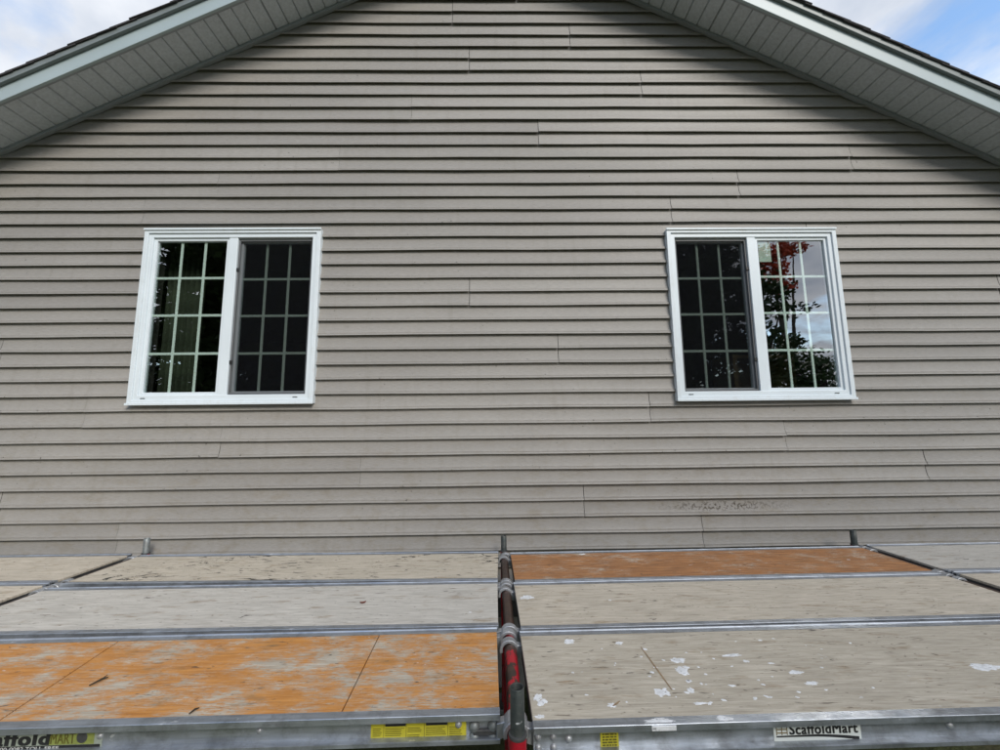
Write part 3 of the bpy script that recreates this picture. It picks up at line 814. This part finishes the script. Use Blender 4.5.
# left deck: long maker's label, yellow instructions, riveted hook plate
o, ra, rb, ox, L = LFo
xz = -1.352
lab = plate('maker_label', ra, xz, xz + 0.338, -0.0775, -0.028, 'sticker_dull', WY - 0.0001)
obj('label_band', MB().box(xz + 0.004, xz + 0.334, WY - 0.0010, WY - 0.0006, -0.0745, -0.0645).me('label_band', 'ink'), ra)
obj('label_band', MB().box(xz + 0.205, xz + 0.318, WY - 0.0010, WY - 0.0006, -0.0635, -0.0300).me('label_band', 'sticker_green'), ra)
me = text_me('Scaffold', 0.042, 'ink', 0.0020, 1.12, 0.06)
wd = max(v.co.x for v in me.vertices)
lt = obj('lettering', me, ra, (xz + 0.012, WY - 0.0013, -0.0618), (R(90), 0, 0)); lt.scale = (0.198 / wd, 1, 1)
me = text_me('MART', 0.034, 'ink_worn', 0.0006, 1.05)
wd = max(v.co.x for v in me.vertices)
lt = obj('lettering', me, ra, (xz + 0.209, WY - 0.0013, -0.0605), (R(90), 0, 0)); lt.scale = (0.062 / wd, 1, 1)
obj('emblem', MB().lathe([(0.0, 0.0006), (0.0130, 0.0006), (0.0135, 0.0), (0.0, 0.0)], 20).me('emblem', 'hook_dark'), ra, (xz + 0.288, WY - 0.0014, -0.0475), (R(90), 0, 0))
me = text_me('800-900-0082 TOLL FREE', 0.0105, 'ink_light', 0.0, 1.0)
wd = max(v.co.x for v in me.vertices)
lt = obj('lettering', me, ra, (xz + 0.048, WY - 0.0014, -0.0733), (R(90), 0, 0)); lt.scale = (0.185 / wd, 1, 1)
yl = plate('caution_label', ra, -0.335, -0.088, -0.0765, -0.029, 'sticker_yellow', WY - 0.0001)
m = MB()
edges = [-0.333, -0.301, -0.243, -0.196, -0.135, -0.092]
for i, (a, b) in enumerate(zip(edges[:-1], edges[1:])):
    if i: m.box(a - 0.0012, a - 0.0002, WY - 0.0010, WY - 0.0006, -0.075, -0.031)
    if i in (1, 3): obj('label_heading', MB().box(a + 0.003, b - 0.002, WY - 0.0011, WY - 0.0006, -0.0445, -0.0385).me('label_heading', 'ink'), ra)
    for k in range(6):
        z = -0.0495 - k * 0.0042
        if rr.random() < 0.9: m.box(a + 0.003, b - 0.003 - rr.uniform(0, 0.012), WY - 0.0010, WY - 0.0006, z - 0.0007, z + 0.0006)
obj('fine_print', m.me('fine_print', 'ink_worn'), ra)
hp = obj('hook_plate', bevel_me(MB().box(-0.070, 0.010, WY - 0.010, WY - 0.0008, -0.067, -0.053).me('hook_plate', 'hook_dark'), 0.003), ra)
for x in (-0.067, -0.018):
    for z in (-0.050, -0.076):
        rv = rivet(ra, x, z, WY - 0.001, 1.9); rv.data = RVD
rivet(ra, -0.108, -0.044, WY, 1.2)
for x in (-1.02, -0.62): rivet(ra, x, -0.046, WY, 1.0)

for rail_ in (RF[1], LFo[1]):
    for c_ in [q for q in bpy.data.objects if q.parent == rail_]: c_.location.z += 0.0150

# paint drips and spots (thin dried blobs)
def blob(parent, x, y, rx, ry, seed, mat='white_paint', z=0.0, h=0.0006, rot=0.0):
    n = 44; V = [(0, 0, h)]
    for ring_, hh in ((0.72, h), (1.0, 0)):
        for i in range(n):
            t = 2 * math.pi * i / n; c, s_ = math.cos(t), math.sin(t)
            k = ring_ * (0.92 + 0.42 * noise.noise((c * 1.1 + seed * 7.1, s_ * 1.1, seed)) + 0.34 * noise.noise((c * 3.4 + seed, s_ * 3.4, seed * 2.7)) + 0.2 * noise.noise((c * 8 + seed, s_ * 8, seed * 1.7)))
            V.append((rx * k * c, ry * k * s_, hh))
    F = [(0, 1 + i, 1 + (i + 1) % n) for i in range(n)]
    F += [(1 + i, 1 + n + i, 1 + n + (i + 1) % n, 1 + (i + 1) % n) for i in range(n)]
    return obj('paint_spot', mesh('paint_spot', V, F, mat, True), parent, (x, y, z), (0, 0, rot))
def at_deck(u, v):
    """world x,y on the deck plane under a photograph pixel (used once, to read positions off the photograph)"""
    f = 400.6; m = cam_matrix(R(7.37), R(-0.78), R(0.61)).to_3x3()
    q = m @ Vector(((u - 500) / f, -(v - 375) / f, -1))
    k = -0.74 / q.z; return Vector((q.x * k, q.y * k - D, ZD))
def on_deck(dk, u, v):
    o = dk[0]; p = at_deck(u, v)
    mat = Matrix.Translation(o.location) @ Matrix.Rotation(o.rotation_euler.z, 4, 'Z')
    return mat.inverted() @ p
spots = [(RF, 568, 637, .020, .018), (RF, 619, 643, .016, .011), (RF, 679, 660, .024, .016), (RF, 682, 671, .022, .022), (RF, 686, 667, .010, .008), (RF, 664, 692, .024, .018), (RF, 688, 681, .008, .008),
         (RF, 691, 690, .011, .013), (RF, 732, 655, .032, .009), (RF, 746, 661, .011, .007), (RF, 538, 697, .013, .018), (RF, 541, 703, .011, .012), (RF, 544, 701, .010, .011), (RF, 540, 717, .014, .008),
         (RF, 612, 705, .012, .010), (RF, 796, 672, .026, .010), (RF, 812, 683, .020, .009), (RF, 985, 667, .055, .020), (RF, 700, 703, .02, .006), (RF, 645, 649, .008, .007),
         (RF, 652, 672, .007, .006), (RF, 760, 640, .008, .005), (RF, 771, 663, .012, .005), (RM, 527, 597, .030, .022), (RM, 610, 600, .008, .006), (LM, 470, 612, .008, .005), (RB, 582, 554, .022, .010)]
for i, (dk, u, v, rx, ry) in enumerate(spots):
    p = on_deck(dk, u, v); blob(dk[0], p.x, min(max(p.y, 0.045), PW - 0.045), rx, ry, i + 1, z=-0.0007)
rq = random.Random(21)
for i in range(46):
    u = rq.gauss(700, 75); v = rq.uniform(636, 705)
    if u < 545 or u > 980: continue
    p = on_deck(RF, u, v); r_ = rq.uniform(0.002, 0.0055)
    blob(RF[0], p.x, min(max(p.y, 0.04), PW - 0.04), r_ * rq.uniform(1, 2.2), r_, 100 + i, z=-0.0007, rot=rq.uniform(-0.6, 0.6))
# paint on the front lip
p = on_deck(RF, 657, 716); blob(RF[0], p.x, 0.016, 0.038, 0.012, 61, z=0.0002)
obj('paint_spot', bevel_me(MB().box(p.x - 0.028, p.x + 0.034, -0.0022, -0.0002, -0.0115, 0.001).me('paint_spot', 'white_paint'), 0.001, 1), RF[0])
p = on_deck(RF, 722, 714); blob(RF[0], p.x, 0.018, 0.024, 0.010, 62, z=0.0002)

# scratches gouged across two of the decks
def scratch(dk, a, b, wdt, mat):
    p, q = on_deck(dk, *a), on_deck(dk, *b); d = (q - p); n = 6; V = []
    pr = Vector((-d.y, d.x, 0)).normalized()
    for i in range(n + 1):
        c = p + d * (i / n); s = wdt * (0.6 + 0.5 * math.sin(math.pi * i / n))
        for sg in (-1, 1): V.append((c.x + pr.x * s * sg, c.y + pr.y * s * sg, 0.0001))
    obj('gouge', mesh('gouge', V, [(2 * i, 2 * i + 2, 2 * i + 3, 2 * i + 1) for i in range(n)], mat), dk[0])
simple('gouge_tan', (0.27, 0.19, 0.115), 0.9, var=0.3, scale=40)
scratch(RF, (641, 647), (672, 690), 0.0026, 'gouge_tan')
scratch(RF, (556, 682), (574, 681), 0.0016, 'gouge_tan')
scratch(RF, (613, 706), (620, 701), 0.0028, 'gouge_tan')

# twig and dead leaf lying on the decks
p, q = at_deck(89, 687), at_deck(108, 678.5)
c = (p + q) / 2; d = (q - p) / 2
m = MB().tube((-d.x, -d.y, 0.004), (d.x * 0.2, d.y * 0.2 + 0.004, 0.006), 0.0016, 0.0028, 8).tube((d.x * 0.2, d.y * 0.2 + 0.004, 0.006), (d.x, d.y, 0.004), 0.0028, 0.0015, 8)
m.tube((d.x * 0.2, d.y * 0.2 + 0.004, 0.006), (d.x * 0.35, d.y * 0.2 + 0.02, 0.008), 0.002, 0.001, 6)
tag(obj('twig', m.me('twig', 'twig', True), None, (c.x, c.y, ZD)), 'short dark twig lying on the orange deck', 'twig')
p, q = at_deck(189, 715), at_deck(199, 709); c = (p + q) / 2; d = (q - p) / 2
tag(obj('twig', MB().tube((-d.x, -d.y, 0.003), (0, 0.003, 0.005), 0.0015, 0.0025, 8).tube((0, 0.003, 0.005), (d.x, d.y, 0.003), 0.0025, 0.0012, 8).me('twig', 'twig', True), None, (c.x, c.y, ZD)), 'tiny brown twig near the front rail of the orange deck', 'twig')
p = at_deck(363, 603.5)
V = []
for i in range(7):
    u = i / 6; wv = 0.009 * math.sin(math.pi * u) ** 0.7
    for s in (-1, 0, 1): V.append((-0.02 + 0.04 * u, s * wv, 0.003 + 0.006 * abs(s) + 0.006 * (u - 0.5) ** 2 * 4))
F = []
for i in range(6):
    for j in range(2): F.append((i * 3 + j, i * 3 + 3 + j, i * 3 + 4 + j, i * 3 + 1 + j))
V = [(a * 0.62, b * 0.62, c * 0.62) for a, b, c in V]
lf = obj('dead_leaf', mesh('dead_leaf', V, F, 'dead_leaf', True), None, (p.x, p.y, ZD), (0, 0, R(20)))
md = lf.modifiers.new('thickness', 'SOLIDIFY'); md.thickness = 0.0006
tag(lf, 'small curled red-brown leaf on the pale grey deck', 'leaf')

# ------------------------------------------------------------------ trees in the yard (most mirrored in the panes; the centre one added for the light)
def tree(name, x, y, h, crowns, leafmat, label, seed, nleaf=7000, ls=0.16):
    q = random.Random(seed)
    o = empty(name, (x, y, 0)); tag(o, label, 'tree', 'yard trees facing the house')
    m = MB(); r = 0.02 * h + 0.05
    pts = [Vector((0, 0, 0))]
    top = h * 0.62
    for i in range(1, 6): pts.append(Vector((q.uniform(-.12, .12) * i * .5, q.uniform(-.12, .12) * i * .5, top * i / 5)))
    for i in range(5): m.tube(pts[i], pts[i + 1], r * (1 - i * 0.15), r * (1 - (i + 1) * 0.15), 10, False)
    for (cx, cy, cz, rx, rz) in crowns:
        b = pts[q.choice((2, 3, 4))]; e = Vector((cx, cy, cz)); mid = (b + e) / 2 + Vector((0, 0, -0.25))
        m.tube(b, mid, r * 0.45, r * 0.3, 8, False); m.tube(mid, e, r * 0.3, r * 0.08, 8)
    obj('trunk', m.me('trunk', 'bark', True), o)
    V = []; F = []
    tot = sum(c[3] ** 2 * c[4] for c in crowns)
    for (cx, cy, cz, rx, rz) in crowns:
        n = int(nleaf * rx * rx * rz / tot)
        # leaves gather on twigs
        tw = []
        for _ in range(max(6, n // 26)):
            while True:
                p = Vector((q.uniform(-1, 1), q.uniform(-1, 1), q.uniform(-1, 1)))
                if 0.1 < p.length < 1: break
            p = p.normalized() * p.length ** 0.55
            tw.append(Vector((cx + p.x * rx, cy + p.y * rx, cz + p.z * rz)))
        for _ in range(n):
            c = q.choice(tw) + Vector((q.gauss(0, .2), q.gauss(0, .2), q.gauss(0, .14))) * (0.6 + rx * 0.25)
            a = Vector((q.gauss(0, 1), q.gauss(0, 1), q.gauss(0, .6))).normalized(); b = a.orthogonal().normalized()
            s = ls * q.uniform(0.6, 1.25); k = len(V)
            V += [c - a * s, c + b * s * .45, c + a * s, c - b * s * .45]; F.append((k, k + 1, k + 2, k + 3))
    obj('crown', mesh('crown', V, F, leafmat), o)
def blobs(seed, n, R0, z0, z1, r0, r1):
    q = random.Random(seed); L_ = []
    for i in range(n):
        a = q.uniform(0, 6.28); d = R0 * math.sqrt(q.random()); r_ = q.uniform(r0, r1)
        L_.append((d * math.cos(a), d * math.sin(a), q.uniform(z0, z1), r_, r_ * q.uniform(0.6, 0.85)))
    return L_
tree('maple_tree', -11.0, -13.0, 10, blobs(1, 14, 3.0, 2.0, 9.2, 1.4, 2.0) + blobs(101, 6, 3.2, 0.9, 2.6, 1.2, 1.6), 'leaf_dark', 'broad dark tree mirrored in the left half of the left window', 11, 21000, 0.17)
tree('maple_tree', -7.3, -11.5, 9.6, blobs(2, 13, 2.5, 1.8, 8.6, 1.3, 1.9) + blobs(102, 6, 3.0, 0.9, 2.4, 1.2, 1.6), 'leaf_dark', 'dark tree mirrored in the screened half of the left window', 12, 20000, 0.17)
tree('maple_tree', -12.0, -17.5, 12, blobs(21, 15, 4.2, 1.5, 11, 1.7, 2.4), 'leaf_dark', 'tall tree standing behind the two trees mirrored in the left window', 21, 15000, 0.24)
tree('maple_tree', -1.0, -17.0, 10, blobs(3, 9, 2.6, 2.6, 8.6, 1.4, 2.0), 'leaf_mid', 'unseen tree added opposite the wall centre to balance the light', 13, 6000, 0.2)  # not mirrored; added so the low sky is blocked evenly across the wall
tree('maple_tree', 6.9, -11.6, 9.6, blobs(4, 14, 2.2, 1.8, 8.0, 1.2, 1.7) + blobs(104, 5, 2.4, 0.9, 2.4, 1.2, 1.5), 'leaf_dark', 'dark tree mirrored in the screened half of the right window', 14, 14000, 0.14)
tree('maple_tree', 9.9, -12.4, 9, [(-.9, 0, 8.0, 1.2, .8), (-.8, .3, 6.6, 1.5, 1.0), (.2, .2, 6.5, 1.2, .7), (1.3, 0, 5.9, .8, .35), (-.9, 0, 5.0, 1.4, 1.0), (-.6, 0, 3.6, 1.6, 1.0), (.5, 0, 4.3, 1.2, .7), (0, 0, 2.2, 1.7, 1.0)], 'leaf_dark', 'dark tree mirrored left of the sky in the right window', 15, 8500, 0.12)
tree('maple_tree', 13.4, -13.2, 6.4, blobs(6, 13, 2.9, 1.0, 4.9, 1.0, 1.4), 'leaf_mid', 'low green tree mirrored at the lower right of the right window', 16, 9500, 0.12)
tree('red_leaf_tree', 13.3, -15.0, 9.2, [(-0.3, 0, 9.5, 0.75, 0.35), (0.5, 0.3, 9.6, 0.5, 0.25), (-0.2, -0.2, 8.75, 0.7, 0.25), (0.2, -0.2, 8.1, 0.5, 0.25)], 'leaf_red', 'red-leaved tree mirrored in the upper panes of the right window', 17, 1500, 0.13)
tree('maple_tree', -16.5, -12.0, 9, blobs(8, 8, 2.6, 2.2, 8, 1.4, 1.9), 'leaf_mid', 'green tree at the far left of the yard, left of the other trees', 18, 7000, 0.2)
